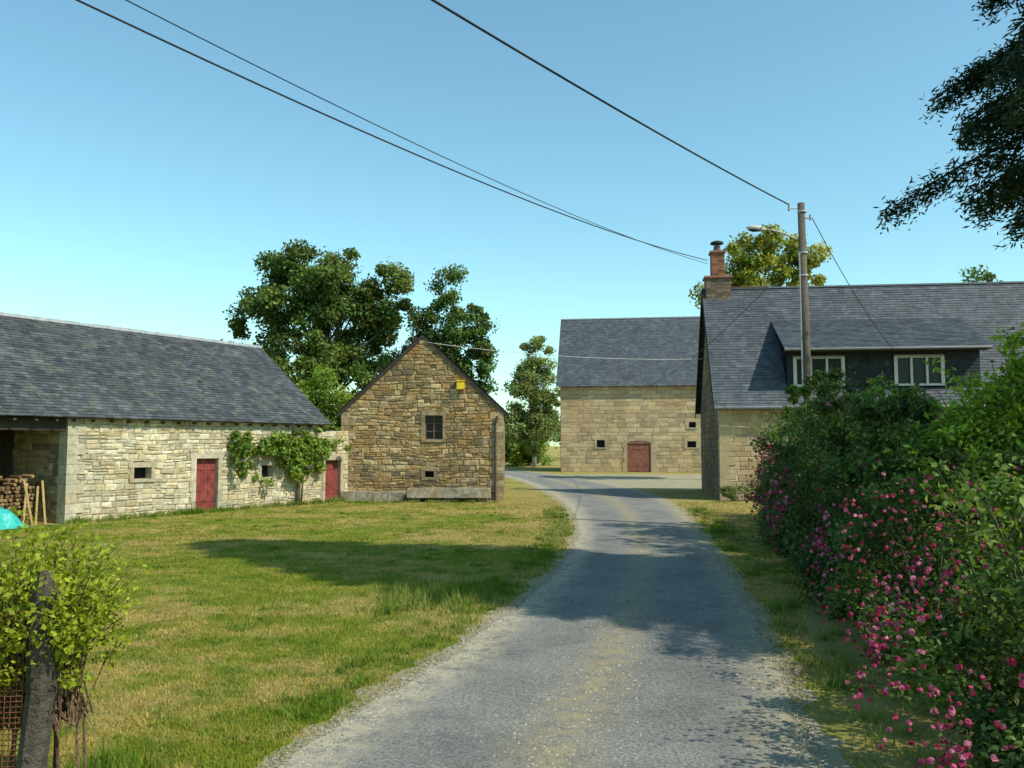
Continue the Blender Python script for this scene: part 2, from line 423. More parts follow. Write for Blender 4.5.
# woodpile + planks + tarp
wp = empty('firewood_stack', fb.p(-0.9, 0.9, 0)); g = Geo()
for r in range(13):
    for c in range(12):
        if r > 9 and U() < 0.45: continue
        s = -1.85+c*0.118+(0.055 if r % 2 else 0)+U(-.015, .015); z = 0.07+r*0.105+U(-.01, .01)
        rr = U(0.035, 0.062); k = U(0.45, 1.15)
        g.tube([fb.p(s, 0.75+U(-.07, .07), z), fb.p(s+U(-.02, .02), 1.25, z)], rr, int(U(5, 8)), (0.32*k, 0.20*k, 0.095*k))
g.obj('logs', M_wood, wp)
g = Geo()
for (s, ds, hh_) in [(-0.95, 0.22, 1.15), (-0.7, -0.12, 1.25), (-0.62, 0.2, 1.05), (-0.35, 0.05, 1.2)]:
    a = fb.p(s, 0.38+U(-.03, .03), 0); b = fb.p(s+ds, 0.66, hh_)
    w = fb.d*0.03; h = fb.t*0.02
    g.box8([a-w, a+w, a+w+h, a-w+h, b-w, b+w, b+w+h, b-w+h], (0.42, 0.29, 0.12))
g.obj('leaning_planks', M_wood, wp)
V = []; F = []; nU, nV = 26, 18
for i in range(nU):
    for j in range(nV):
        a = i/(nU-1); b = j/(nV-1)
        h = 0.5*math.sin(math.pi*a)**0.6*math.sin(math.pi*b)**0.6*(1+0.25*math.sin(a*9+b*4))+0.09*math.sin(a*19+b*11)*math.sin(b*15-a*6)+U(-.035, .035) if 0 < i < nU-1 and 0 < j < nV-1 else 0
        V.append(fb.p(-2.9+a*1.75, -0.3+b*0.85, max(0.012, h)))
for i in range(nU-1):
    for j in range(nV-1): F.append((i*nV+j, (i+1)*nV+j, (i+1)*nV+j+1, i*nV+j+1))
fast_mesh('turquoise_tarp', V, F, M_teal)

# ---- gable stone cottage
fc = Frame(-6.78, 34.0, (1, 0.0)); cot = empty('stone_cottage', fc.p(3.2, 3, 0))
Wd = 6.42; ez = 3.6; pz = 6.62
def cext(z):
    if z <= ez: return (0, Wd)
    k = (z-ez)/(pz-ez)*Wd/2; return (k, Wd-k)
g = Geo(); mg = Geo(); tr = Geo()
co = [(3.30, 4.02, 2.42, 3.38), (3.32, 3.68, 0.92, 1.18)]
stone_wall(g, mg, fc, 0, cext, pz, co, (0.10, 0.24), (0.14, 0.48), brown, wob=0.035, jit=0.024, split=0.35, gap=0.026, prot=0.055, mcol=(0.40, 0.29, 0.15))
stone_wall(g, mg, fc, 0, lambda z: (0.02, 7), ez, [], (0.15, 0.26), (0.2, 0.5), brown, t=0.0, alongt=True)
surround(tr, fc, 3.30, 4.02, 2.42, 3.38, 0, (0.30, 0.23, 0.14), 0.1, 0.16, pr=0.065)
surround(tr, fc, 3.32, 3.68, 0.92, 1.18, 0, (0.30, 0.23, 0.14), 0.1, 0.14, pr=0.065)
for k in range(13):
    z0 = k*0.27; e = 0.52 if k % 2 else 0.3
    if z0+0.26 > ez: break
    fc.box(tr, -0.03, e, -0.062, 0.3, z0+0.005, z0+0.262, vary((0.35, 0.26, 0.15), 0.75, 1.2))
    e = 0.3 if k % 2 else 0.52
    fc.box(tr, Wd-e, Wd+0.03, -0.062, 0.3, z0+0.005, z0+0.262, vary((0.35, 0.26, 0.15), 0.75, 1.2))
for i in range(4): fc.box(tr, 0.1+i*0.62, 0.1+i*0.62+0.6, -0.6, -0.07, 0, 0.36+U(0, .03), vary((0.34, 0.30, 0.23), 0.85, 1.1))
g.obj('stones', M_stoneB, cot); mg.obj('mortar', M_mortar, cot); tr.obj('dressed_stone', M_stoneB, cot)
g = Geo(); fc.box(g, Wd-0.2, Wd+0.02, 0.31, 7, 0, ez, (0.25, 0.19, 0.11)); fc.box(g, 0, Wd, 7.0, 7.25, 0, ez, (0.25, 0.19, 0.11))
Q = fc.p; g.add([Q(0, 7.2, ez), Q(Wd, 7.2, ez), Q(Wd/2, 7.2, pz)], [(0, 1, 2)], (0.25, 0.19, 0.11)); g.obj('rear_walls', M_stoneB, cot)
sl = (pz-ez)/(Wd/2); g = Geo(); ov = 0.22
for sgn in (0, 1):
    base = Q(-ov if sgn == 0 else Wd+ov, -0.12, ez-ov*sl+0.06)
    upv = (fc.d*(1 if sgn == 0 else -1)*(Wd/2+ov)+Vector((0, 0, (Wd/2+ov)*sl))); S = upv.length
    slates(g, base, fc.t, upv.normalized(), 7.5, S, 0.24, 0.14, slA)
g.obj('slate_roof', M_slate, cot)
g = Geo()
for sgn in (0, 1):
    s_ = -ov if sgn == 0 else Wd+ov
    a = Q(s_, -0.10, ez-ov*sl); b = Q(Wd/2, -0.10, pz); dn = Vector((0, 0, -0.13)); th = fc.t*0.04
    g.box8([a+dn, b+dn, b+dn+th, a+dn+th, a+Vector((0, 0, .05)), b+Vector((0, 0, .05)), b+Vector((0, 0, .05))+th, a+Vector((0, 0, .05))+th], (0.05, 0.045, 0.04))
g.obj('verge_boards', M_wood, cot)
g = Geo(); fc.box(g, 3.30, 4.02, 0.2, 0.22, 2.42, 3.38); g.obj('window_glass', M_glass, cot)
g = Geo(); fc.box(g, 3.32, 3.68, 0.25, 0.27, 0.9, 1.2); g.obj('vent_void', M_black, cot)
g = Geo(); gc_ = (0.16, 0.12, 0.08)
for (a, b) in [(3.30, 3.345), (3.975, 4.02), (3.64, 3.68)]: fc.box(g, a, b, 0.11, 0.155, 2.42, 3.38, gc_)
for z in (2.42, 2.73, 3.04, 3.335): fc.box(g, 3.347, 3.638, 0.115, 0.15, z, z+0.03, gc_); fc.box(g, 3.682, 3.973, 0.115, 0.15, z, z+0.03, gc_)
g.obj('window_frame', M_wood, cot)
g = Geo(); fc.box(g, 4.58, 4.88, -0.22, -0.06, 4.42, 4.74); fc.box(g, 4.55, 4.91, -0.25, -0.05, 4.742, 4.78); g.obj('meter_box', M_yellow, cot)  # yellow meter box high on the gable
g = Geo(); g.tube([Q(6.12, -0.12, 0), Q(6.12, -0.12, 3.0), Q(6.2, -0.12, 3.35)], 0.04, 8); g.obj('drainpipe', mat_plain('old_pipe', (0.06, 0.05, 0.045), 0.6), cot)
# stone trough
tg = Geo(); tc_ = (0.36, 0.32, 0.25)
fc.box(tg, 2.75, 5.95, -1.05, -0.9, 0.17, 0.52, tc_); fc.box(tg, 2.75, 5.95, -0.35, -0.22, 0.17, 0.52, tc_)
fc.box(tg, 2.75, 2.9, -0.898, -0.352, 0.17, 0.518, tc_); fc.box(tg, 5.8, 5.95, -0.898, -0.352, 0.17, 0.518, tc_)
fc.box(tg, 2.902, 5.798, -0.898, -0.352, 0.172, 0.25, (0.2, 0.18, 0.14))  # floor here and legs below coloured darker, shade painted into the stone
for s in (2.9, 4.2, 5.45): fc.box(tg, s, s+0.35, -0.95, -0.3, 0, 0.168, (0.15, 0.13, 0.1))
tg.obj('stone_trough', M_stoneB)

# ---- far big barn
ff = Frame(4.0, 70.0, (0.99, -0.139)); far = empty('large_stone_barn', ff.p(8, 5, 0)); P = ff.p
g = Geo(); mg = Geo(); tr = Geo()
DH = 2.35; RZ = 0.2
fo = [(5.4, 7.3, 0, DH), (2.95, 3.6, 2.0, 2.6), (10.2, 10.9, 2.0, 2.5), (10.35, 10.9, 3.6, 4.05)]
stone_wall(g, mg, ff, 0, lambda z: (0, 20), 7.35, fo, (0.26, 0.38), (0.45, 0.95), sand, wob=0.005, jit=0.008, gap=0.022, prot=0.03, split=0.05, mcol=(0.30, 0.25, 0.17))
stone_wall(g, mg, ff, 0, lambda z: (0.02, 10), 7.35, [], (0.26, 0.38), (0.45, 0.9), sand, t=0.0, wob=0.005, alongt=True)
for o in fo[1:]: surround(tr, ff, o[0], o[1], o[2], o[3], 0, (0.42, 0.34, 0.22), 0.2, 0.25)
surround(tr, ff, 5.4, 7.3, 0, DH, 0, (0.42, 0.34, 0.22), 0.3, 0.02, sill=False)
n = 9
for i in range(n):
    a0 = math.pi*i/n; a1 = math.pi*(i+1)/n; cx = 6.35; rx = 0.95
    def ap(a, k, t): return P(cx-math.cos(a)*rx*(1+(k-1)*0.5), t, DH+math.sin(a)*RZ+(k-1)*(0.15+0.45*math.sin(a)))
    tr.box8([ap(a0, 1, -0.06), ap(a1, 1, -0.06), ap(a1, 1, 0.25), ap(a0, 1, 0.25), ap(a0, 1.45, -0.06), ap(a1, 1.45, -0.06), ap(a1, 1.45, 0.25), ap(a0, 1.45, 0.25)], vary((0.42, 0.34, 0.22), .85, 1.1))
g.obj('stones', M_ashlar, far); mg.obj('mortar', M_mortar, far); tr.obj('dressed_stone', M_ashlar, far)
g = Geo(); vs = [P(5.4, -0.045, DH)]+[P(6.35-math.cos(math.pi*i/12)*0.95, -0.045, DH+math.sin(math.pi*i/12)*RZ) for i in range(13)]+[P(7.3, -0.045, DH)]
g.add(vs, [tuple(range(len(vs)))]); g.obj('door_head', M_doorF, far)
plank_door(far, ff, 5.4, 7.3, 0, DH, 0.03, M_doorF)
g = Geo()
for o in fo[1:]: ff.box(g, o[0], o[1], 0.22, 0.26, o[2], o[3])
g.obj('window_voids', M_black, far)
g = Geo(); ff.box(g, 19.8, 20.05, 0.3, 10, 0, 7.35, (0.3, 0.25, 0.18)); ff.box(g, 0, 20, 10.02, 10.3, 0, 7.35, (0.3, 0.25, 0.18))
for s in (0.0, 20.0): g.add([P(s, 0, 7.35), P(s, 10, 7.35), P(s, 5, 13.2)], [(0, 1, 2)], (0.2, 0.17, 0.13))
g.obj('rear_walls', M_ashlar, far)
g = Geo()
upv = ff.t*5.4+Vector((0, 0, 6.35))
slates(g, P(-0.35, -0.4, 6.98), ff.d, upv.normalized(), 20.7, upv.length, 0.34, 0.2, slB)
upv = -ff.t*5.4+Vector((0, 0, 6.35)); slates(g, P(-0.35, 10.4, 6.98), ff.d, upv.normalized(), 20.7, upv.length, 0.6, 0.4, slB)
g.obj('slate_roof', M_slate2, far)
g = Geo(); ff.box(g, -0.36, 20.36, 4.88, 5.12, 13.27, 13.36); g.obj('ridge_capping', M_zinc, far)

# ---- right house with long dormer
fh = Frame(8.3, 34.0, (0.9925, -0.122)); hs = empty('slate_roof_house', fh.p(8, 3.7, 0)); P = fh.p
g = Geo(); mg = Geo(); tr = Geo()
ho = [(4.6, 5.5, 0.0, 2.15), (6.8, 8.0, 1.0, 2.3), (10.5, 11.7, 1.0, 2.3)]
stone_wall(g, mg, fh, 0, lambda z: (0, 17), 3.95, ho, (0.2, 0.33), (0.3, 0.75), sand, wob=0.004, jit=0.007, gap=0.014, prot=0.025, split=0.08, mcol=(0.33, 0.27, 0.18))
def gext(z):
    if z <= 3.95: return (0.02, 7.5)
    k = (z-3.95)/(9.0-3.95)*3.75; return (k, 7.5-k)
stone_wall(g, mg, fh, 0, gext, 9.0, [], (0.2, 0.33), (0.3, 0.75), [tuple(q*0.35 for q in c) for c in sand], t=0.0, wob=0.01, alongt=True, mcol=(0.12, 0.10, 0.08))  # gable turned from the sun: its shade is put into darkened stone colours
for o in ho: surround(tr, fh, o[0], o[1], o[2], o[3], 0, (0.42, 0.33, 0.2), 0.15, 0.22, sill=o[2] > 0)
for k in range(14):
    z0 = k*0.28; e = 0.6 if k % 2 else 0.35
    if z0+0.27 > 3.9: break
    fh.box(tr, -0.03, e, -0.035, 0.4, z0+0.004, z0+0.276, vary((0.42, 0.33, 0.2), 0.85, 1.1))
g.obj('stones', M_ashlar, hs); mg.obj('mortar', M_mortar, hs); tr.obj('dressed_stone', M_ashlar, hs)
g = Geo()
for o in ho: fh.box(g, o[0], o[1], 0.2, 0.23, o[2], o[3])
g.obj('ground_floor_glass', M_glass, hs)
g = Geo()
for o in ho:
    a, b, c, d = o
    for s in (a, (a+b)/2-0.03, b-0.06): fh.box(g, s, s+0.06, 0.13, 0.19, c, d)
    fh.box(g, a+0.061, (a+b)/2-0.031, 0.135, 0.185, c, c+0.07); fh.box(g, a+0.061, (a+b)/2-0.031, 0.135, 0.185, d-0.06, d)
    fh.box(g, (a+b)/2+0.031, b-0.061, 0.135, 0.185, c, c+0.07); fh.box(g, (a+b)/2+0.031, b-0.061, 0.135, 0.185, d-0.06, d)
g.obj('ground_floor_frames', M_white, hs)
g = Geo(); fh.box(g, 16.8, 17.05, 0.3, 7.5, 0, 3.95, (0.35, 0.28, 0.18)); fh.box(g, 0, 17, 7.52, 7.8, 0, 3.95, (0.35, 0.28, 0.18))
g.add([P(17, 0, 3.95), P(17, 7.5, 3.95), P(17, 3.75, 9.0)], [(0, 1, 2)], (0.3, 0.25, 0.17)); g.obj('rear_walls', M_ashlar, hs)
upv = fh.t*4.05+Vector((0, 0, 9.15-3.72)); S = upv.length; un = upv.normalized()
g = Geo()
def skip(x, v):
    t = -0.3+v*un.dot(fh.t); s = x-0.25
    return 2.72 < s < 9.98 and 0.27 < t < 2.5
slates(g, P(-0.25, -0.3, 3.72), fh.d, un, 17.5, S, 0.26, 0.145, slB, skip, kv=0.18)
upv = -fh.t*4.05+Vector((0, 0, 9.15-3.72)); slates(g, P(-0.25, 7.8, 3.72), fh.d, upv.normalized(), 17.5, S, 0.5, 0.3, slB)
dv = fh.t*2.97+Vector((0, 0, 7.55-6.0)); slates(g, P(2.5, -0.34, 6.0), fh.d, dv.normalized(), 7.7, dv.length, 0.26, 0.145, slB, kv=0.18)
dw = [(3.0, 4.85, 4.55, 5.72), (6.85, 8.6, 4.55, 5.72)]
z = 4.3; r = 0
while z < 5.93:
    s = 2.7+(-0.1 if r % 2 else 0)
    while s < 10.0:
        s0 = max(2.7, s)+.003; s1 = min(10.0, s+0.2)-.003; s += 0.2; z1 = min(z+0.14, 5.96)
        if s1-s0 < 0.03 or any(s1 > d[0] and s0 < d[1] and z1 > d[2] and z < d[3] for d in dw): continue
        k = U(0.1, 0.26); c = slB[int(U(0, 3))]
        g.quad(P(s0, 0.225, z), P(s1, 0.225, z), P(s1, 0.245, z1+0.01), P(s0, 0.245, z1+0.01), tuple(q*k for q in c))
    z += 0.13; r += 1
g.obj('slates', M_slate2, hs)
g = Geo(); dk = (0.013, 0.014, 0.019)
for s in (2.7, 9.97):   # cheeks
    g.add([P(s, 0.25, 4.35), P(s, 0.25, 6.12), P(s, 2.55, 7.45), P(s+0.03, 0.25, 4.35), P(s+0.03, 0.25, 6.12), P(s+0.03, 2.55, 7.45)], [(0, 1, 2), (5, 4, 3), (0, 3, 4, 1), (1, 4, 5, 2), (2, 5, 3, 0)], dk)
pieces = [(2.735, dw[0][0]), (dw[0][1], dw[1][0]), (dw[1][1], 9.965)]
for a, b in pieces: fh.box(g, a, b, 0.25, 0.3, 4.3, 5.98, dk)
for d in dw: fh.box(g, d[0]+.002, d[1]-.002, 0.252, 0.298, 4.3, d[2], dk); fh.box(g, d[0]+.002, d[1]-.002, 0.252, 0.298, d[3], 5.97, dk)
g.obj('dormer_walls', mat_vcol('dark_slate_hanging', rough=0.9, spec=0.05), hs)
g = Geo(); gg = Geo(); gr = Geo()
for (a, b, c, d) in dw:
    fh.box(gg, a, b, 0.288, 0.292, c+.003, d-.003)
    fh.box(g, a-0.03, b+0.03, 0.14, 0.285, c-0.03, c+0.02)
    n = 3; w = (b-a)/n
    for i in range(n+1):
        x = a+i*w; hw = 0.065 if i in (0, n) else 0.042
        fh.box(g, x-hw, x+hw, 0.185, 0.275, c+0.021, d-0.05)
    fh.box(gr, a-0.06, b+0.06, 0.18, 0.28, d-0.049, d+0.02, (0.3, .3, .3))
    for i in range(n):
        fh.box(g, a+i*w+0.071, a+(i+1)*w-0.071, 0.21, 0.27, c+0.022, c+0.06)
        fh.box(g, a+i*w+0.071, a+(i+1)*w-0.071, 0.21, 0.27, d-0.09, d-0.052)
g.obj('dormer_window_frames', M_white, hs); gg.obj('dormer_window_glass', M_glass, hs); gr.obj('window_heads', M_wood, hs)
g = Geo()
g.tube([P(-0.25, -0.38, 3.66), P(17.2, -0.38, 3.66)], 0.07, 8); g.tube([P(2.5, -0.39, 5.95), P(10.2, -0.39, 5.95)], 0.055, 8)
fh.box(g, -0.26, 17.26, 3.66, 3.84, 9.13, 9.2)
g.obj('gutters_and_ridge', mat_plain('dark_zinc', (0.16, 0.17, 0.18), 0.5, 5, 0.8, 1.2, 0.5, 0.3), hs)
g = Geo()
fh.box(g, 1.06, 2.6, 3.64, 3.86, 9.202, 9.23, (0.3, 0.12, 0.08)); g.obj('ridge_tiles', M_brick, hs)
g = Geo(); 
fh.box(g, -0.24, 17.24, -0.27, -0.03, 3.6, 3.64, (0.12, 0.09, 0.07)); fh.box(g, 2.52, 10.18, -0.33, 0.22, 5.88, 5.92, (0.04, .036, .032))
a = P(-0.27, -0.3, 3.68); b = P(-0.27, 3.75, 9.1); c_ = P(-0.27, 7.8, 3.68); dn = Vector((0, 0, -0.2)); th = fh.d*0.03
g.box8([a+dn, b+dn, b+dn+th, a+dn+th, a, b, b+th, a+th], (0.05, .045, .04)); g.box8([b+dn, c_+dn, c_+dn+th, b+dn+th, b, c_, c_+th, b+th], (0.05, .045, .04))
g.obj('fascia', M_wood, hs)
g = Geo()
up_ = (fh.t*1.2+Vector((0, 0, 0.6))); slates(g, P(5.8, -1.45, 2.75), fh.d, up_.normalized(), 3.0, up_.length, 0.26, 0.14, slB)
g.obj('porch_slates', M_slate2, hs)
g = Geo(); fh.box(g, 5.8, 8.8, -1.5, -1.42, 2.6, 2.74); fh.box(g, 5.82, 5.92, -1.4, -1.3, 0, 2.6); fh.box(g, 8.68, 8.78, -1.4, -1.3, 0, 2.6); g.obj('porch_frame', M_white, hs)
# chimney
g = Geo()
rd = (0.28, 0.12, 0.075); gyb = (0.20, 0.14, 0.10)
def brickstack(s0, s1, t0, t1, z0, z1, col, bh=0.075):
    fh.box(g, s0+.012, s1-.012, t0+.012, t1-.012, z0, z1, (0.2, 0.16, 0.12))
    z = z0
    while z < z1-0.01:
        for (face, L) in (('f', s1-s0), ('l', t1-t0), ('r', t1-t0), ('b', s1-s0)):
            n = max(2, round(L/0.23)); w = L/n
            for i in range(n):
                k = U(0.6, 1.3); c = tuple(q*k for q in col); a = i*w+0.004; b = (i+1)*w-0.004
                if face == 'f': fh.box(g, s0+a, s0+b, t0, t0+0.012, z+.004, z+bh-.004, c)
                if face == 'b': fh.box(g, s0+a, s0+b, t1-0.012, t1, z+.004, z+bh-.004, c)
                if face == 'l': fh.box(g, s0, s0+0.012, t0+a, t0+b, z+.004, z+bh-.004, c)
                if face == 'r': fh.box(g, s1-0.012, s1, t0+a, t0+b, z+.004, z+bh-.004, c)
        z += bh
brickstack(-0.1, 0.98, 3.35, 4.15, 8.4, 9.6, gyb)
fh.box(g, -0.17, 1.05, 3.28, 4.22, 9.6, 9.68, (0.36, 0.16, 0.10))
brickstack(0.17, 0.74, 3.45, 4.05, 9.68, 10.75, rd)
fh.box(g, 0.11, 0.80, 3.39, 4.11, 10.75, 10.84, (0.25, 0.13, 0.09))
g.obj('chimney_bricks', M_brick, hs)
g = Geo()
g.tube([P(0.45, 3.75, 10.84), P(0.45, 3.75, 11.1)], [0.17, 0.14], 10, (0.15, .1, .08))
g.tube([P(0.45, 3.75, 11.2), P(0.45, 3.75, 11.28), P(0.45, 3.75, 11.36)], [0.3, 0.28, 0.05], 12, (0.04, .04, .04))
for a in range(4): g.tube([P(0.45+0.13*math.cos(a*1.57), 3.75+0.13*math.sin(a*1.57), 11.05), P(0.45+0.13*math.cos(a*1.57), 3.75+0.13*math.sin(a*1.57), 11.22)], 0.012, 5, (0.05, .05, .05))
g.obj('chimney_pot', M_brick, hs)

# ------------------------------------------------------------------ pole, lamp, cables
pole = empty('utility_pole', (7.62, 22, 0)); g = Geo()
g.tube([(7.68, 22, 0), (7.65, 22, 4), (7.61, 22, 8.55)], [0.135, 0.115, 0.09], 12, (0.13, 0.11, 0.09)); g.obj('post', M_wood, pole, True)
g = Geo()
g.tube([(7.5, 21.98, 8.4), (7.28, 21.96, 8.4)], 0.015, 6); g.tube([(7.28, 21.96, 8.34), (7.28, 21.96, 8.5)], [0.04, 0.03], 8)
g.tube([(7.72, 22, 8.15), (7.85, 22, 8.15)], 0.02, 6); g.tube([(7.85, 22, 8.1), (7.85, 22, 8.24)], 0.035, 8)
for z in (6.6, 7.2, 8.3): g.tube([(7.63, 22, z), (7.63, 22, z+0.05)], 0.118, 12)
g.tube([(7.52, 21.93, 0.2), (7.51, 21.93, 7.2)], 0.018, 6)
g.obj('fittings', M_zinc, pole)
lamp = empty('street_lamp', (7.5, 22, 7.6)); g = Geo()
g.tube([(7.52, 22, 7.55), (7.2, 21.98, 7.72), (6.85, 21.96, 7.82), (6.6, 21.95, 7.84)], [0.025, 0.022, 0.02, 0.02], 8)
g.obj('arm', M_zinc, lamp, True)
g = Geo(); g.tube([(6.65, 21.95, 7.83), (6.5, 21.95, 7.86), (6.3, 21.94, 7.88), (6.15, 21.93, 7.87)], [0.04, 0.07, 0.075, 0.03], 12); g.obj('head', M_white, lamp, True)
g = Geo(); g.tube([(6.5, 21.95, 7.82), (6.32, 21.94, 7.82), (6.2, 21.94, 7.83)], [0.04, 0.055, 0.03], 10); g.obj('lens', M_glass, lamp, True)
def cable(p0, p1, sag, r, mat, n=40):
    g = Geo(); pts = []
    for i in range(n+1):
        t = i/n; p = Vector(p0).lerp(Vector(p1), t); p.z -= 4*sag*t*(1-t); pts.append(p)
    g.tube(pts, r, 6); g.obj('power_cable', mat, None, True)
cable((7.28, 21.96, 8.5), (-17.3, -10.8, 8.9), 0.63, 0.018, M_cable)
cable((8.75, 37.6, 10.45), (-15.9, -2, 9.9), 1.1, 0.018, M_cable)
cable((8.75, 37.6, 10.3), (-15.0, -2, 10.0), 1.0, 0.011, M_cable)
cable((7.85, 22, 8.24), tuple(fh.p(6.6, -0.35, 5.9)), 0.25, 0.012, M_cable)
cable((7.55, 22, 7.2), tuple(ff.p(5.2, -0.1, 6.6)), 1.0, 0.012, M_cable)
cable((-3.4, 33.85, 6.3), (8.4, 36.4, 5.9), 0.25, 0.012, M_cableL)

# ------------------------------------------------------------------ foliage
def unit(v): return v/np.maximum(1e-6, np.linalg.norm(v, axis=1, keepdims=True))
def leaf_arrays(Pn, L, asp, outw, cols, up=0.5, rnd=0.9):
    n = len(Pn)
    nn = unit(outw*0.6+rng.normal(0, rnd, (n, 3))*0.7+np.array([0, 0, up]))
    r = rng.normal(0, 1, (n, 3)); T = unit(np.cross(nn, r)); B = np.cross(nn, T)
    L = np.asarray(L).reshape(-1, 1)*np.ones((n, 1)); w = L*asp
    V = np.empty((n, 4, 3)); V[:, 0] = Pn-T*L/2; V[:, 1] = Pn+B*w/2+nn*w*0.15; V[:, 2] = Pn+T*L/2; V[:, 3] = Pn-B*w/2+nn*w*0.15
    return V.reshape(-1, 3), np.arange(n*4).reshape(-1, 4), np.repeat(cols, 4, axis=0)
def clump_leaves(C, R, n_each, size, asp, col, var=0.35, flat=0.8, shell=0.45, up=0.5, hue=0.15):
    Ps = []; Os = []; Cs = []
    for c, r in zip(C, R):
        n = int(n_each*U(0.7, 1.3)); d = unit(rng.normal(0, 1, (n, 3)))
        rr = r*rng.uniform(0, 1, (n, 1))**shell*(1+0.25*rng.normal(0, 1, (n, 1))*0.6)
        p = d*rr*np.array([1, 1, flat])+c; p[:, 2] = np.abs(p[:, 2])+0.01
        k = U(1-var, 1+var); h = U(-hue, hue)
        cc = np.array(col)*k*np.array([1+h, 1, 1-h*0.5])*rng.uniform(0.65, 1.35, (n, 1))
        Ps.append(p); Os.append(d); Cs.append(cc)
    Pn = np.vstack(Ps); return leaf_arrays(Pn, size*rng.uniform(0.6, 1.3, len(Pn)), asp, np.vstack(Os), np.vstack(Cs), up)
def join(parts):
    V = []; F = []; C = []; b = 0
    for v, f, c in parts: V.append(v); F.append(f+b); C.append(c); b += len(v)
    return np.vstack(V), np.vstack(F), np.vstack(C)
def tree(name, base, lobes, nclump, nleaf, lsize, col, trunk_r, clump_r=0.9, asp=0.6, bark=(0.12, 0.10, 0.07), var=0.35, shell=0.45, surf=0.5, trunk_top=None):
    """lobes: list of (cx,cy,cz,rx,ry,rz) relative to base"""
    e = empty(name, base); base = np.array(base, float)
    vols = np.array([l[3]*l[4]*l[5] for l in lobes])**0.75; vols = vols/vols.sum()
    C = []
    for l, w in zip(lobes, vols):
        k = max(3, int(nclump*w)); d = unit(rng.normal(0, 1, (k, 3))); r = rng.uniform(0, 1, (k, 1))**surf
        C.append(base+np.array(l[:3])+d*r*np.array(l[3:]))
    C = np.vstack(C); R = rng.uniform(0.55, 1.4, len(C))*clump_r
    V, F, Cc = clump_leaves(C, R, nleaf, lsize, asp, col, var, shell=shell)
    fast_mesh('leaves', V, F, M_leaf, Cc, e)
    g = Geo(); topz = trunk_top if trunk_top else max(l[2] for l in lobes)
    b = Vector(base); cen = Vector(np.mean([l[:2] for l in lobes], axis=0).tolist()+[0])
    pts = [b+Vector((0, 0, -0.05))]; m = 6
    for i in range(1, m+1):
        t = i/m; pts.append(b+Vector((cen.x*t+U(-.1, .1), cen.y*t+U(-.1, .1), topz*t)))
    g.tube(pts, [trunk_r*(1-0.8*i/m)*(1.25 if i == 0 else 1) for i in range(m+1)], 9, bark)
    idx = rng.choice(len(C), min(len(C), 45), replace=False)
    for i in idx:
        c = Vector(C[i]); h = max(0.25, min(0.95, (c.z-b.z)/topz*0.7)); k = h*m; a = pts[int(k)].lerp(pts[min(m, int(k)+1)], k-int(k))
        mid = a.lerp(c, 0.5)+Vector((U(-.2, .2), U(-.2, .2), -0.08*(c-a).length)); r0 = trunk_r*(1-0.8*h)*0.45
        g.tube([a, mid, c], [r0, r0*0.6, r0*0.2], 6, bark)
    g.obj('trunk_and_limbs', M_bark, e, True); return e

# background trees
tree('oak_tree', (-11.2, 50, 0), [(-0.5, 0, 11.2, 3.9, 3.4, 3.0), (-3.6, 0, 9.9, 1.8, 2.0, 1.9), (3.4, 0, 10.0, 2.2, 2.3, 2.8), (4.3, 0, 11.9, 0.9, 1, 0.9), (0.5, 0, 7, 4.3, 4, 3), (0.8, 0, 13.0, 1.5, 1.6, 1.3), (-2.2, 0, 12.7, 1.2, 1.2, 0.9)], 195, 290, 0.24, (0.10, 0.15, 0.032), 0.45, 0.74, var=0.5)
tree('ash_tree', (-3.5, 48, 0), [(0, 0, 8.3, 1.7, 1.6, 1.8), (-0.1, 0, 10.8, 0.8, .9, 1.5), (-1.3, 0, 9.2, 0.9, 1, 1.4), (1.2, 0, 9.5, 0.8, .9, 1.2), (1.4, 0, 7.4, 1.4, 1.3, 1.8), (-0.3, 0, 5.5, 2.5, 2, 2.2)], 130, 200, 0.21, (0.095, 0.15, 0.035), 0.22, 0.52, var=0.45)
tree('hazel_tree', (-9.8, 44.5, 0), [(0, 0, 4.6, 2.0, 2, 1.6), (1.4, 0, 3.8, 1.8, 2, 1.8), (-1.2, 0, 4.0, 1.5, 1.5, 1.4)], 60, 270, 0.17, (0.16, 0.24, 0.03), 0.2, 0.6)
tree('dead_topped_tree', (-6.1, 52, 0), [(0, 0, 9.4, 0.7, 0.8, 2.2), (0, 0, 6.5, 2.4, 2, 2)], 38, 120, 0.2, (0.13, 0.135, 0.075), 0.22, 0.5)
tree('birch_tree', (2.2, 84, 0), [(0, 0, 10.6, 1.7, 1.6, 2.8), (-0.8, 0, 7.6, 2.4, 2, 2.6), (1, 0, 7, 1.8, 2, 2.6), (-0.2, 0, 4, 3.2, 2.4, 2.6)], 135, 200, 0.26, (0.22, 0.27, 0.085), 0.2, 0.75, bark=(0.4, 0.4, 0.36))
tree('lime_tree', (15.6, 52, 0), [(0.2, 0, 13.9, 2.3, 2.4, 1.9), (-1.6, 0, 12.6, 1.6, 1.8, 1.7), (2.3, 0, 13.0, 1.5, 1.8, 2.0), (0, 0, 10.8, 3.8, 3, 1.8), (-3.4, 0, 11.4, 1.1, 1, .9)], 125, 190, 0.25, (0.27, 0.29, 0.04), 0.35, 0.6)
tree('oak_tree.001', (40, 72, 0), [(0, 0, 14.3, 3.6, 3, 3), (-4, 0, 13.3, 2, 2, 2), (4, 0, 13.7, 3, 3, 3), (0, 0, 10, 6, 4, 3)], 100, 170, 0.32, (0.11, 0.15, 0.05), 0.4, 0.8)
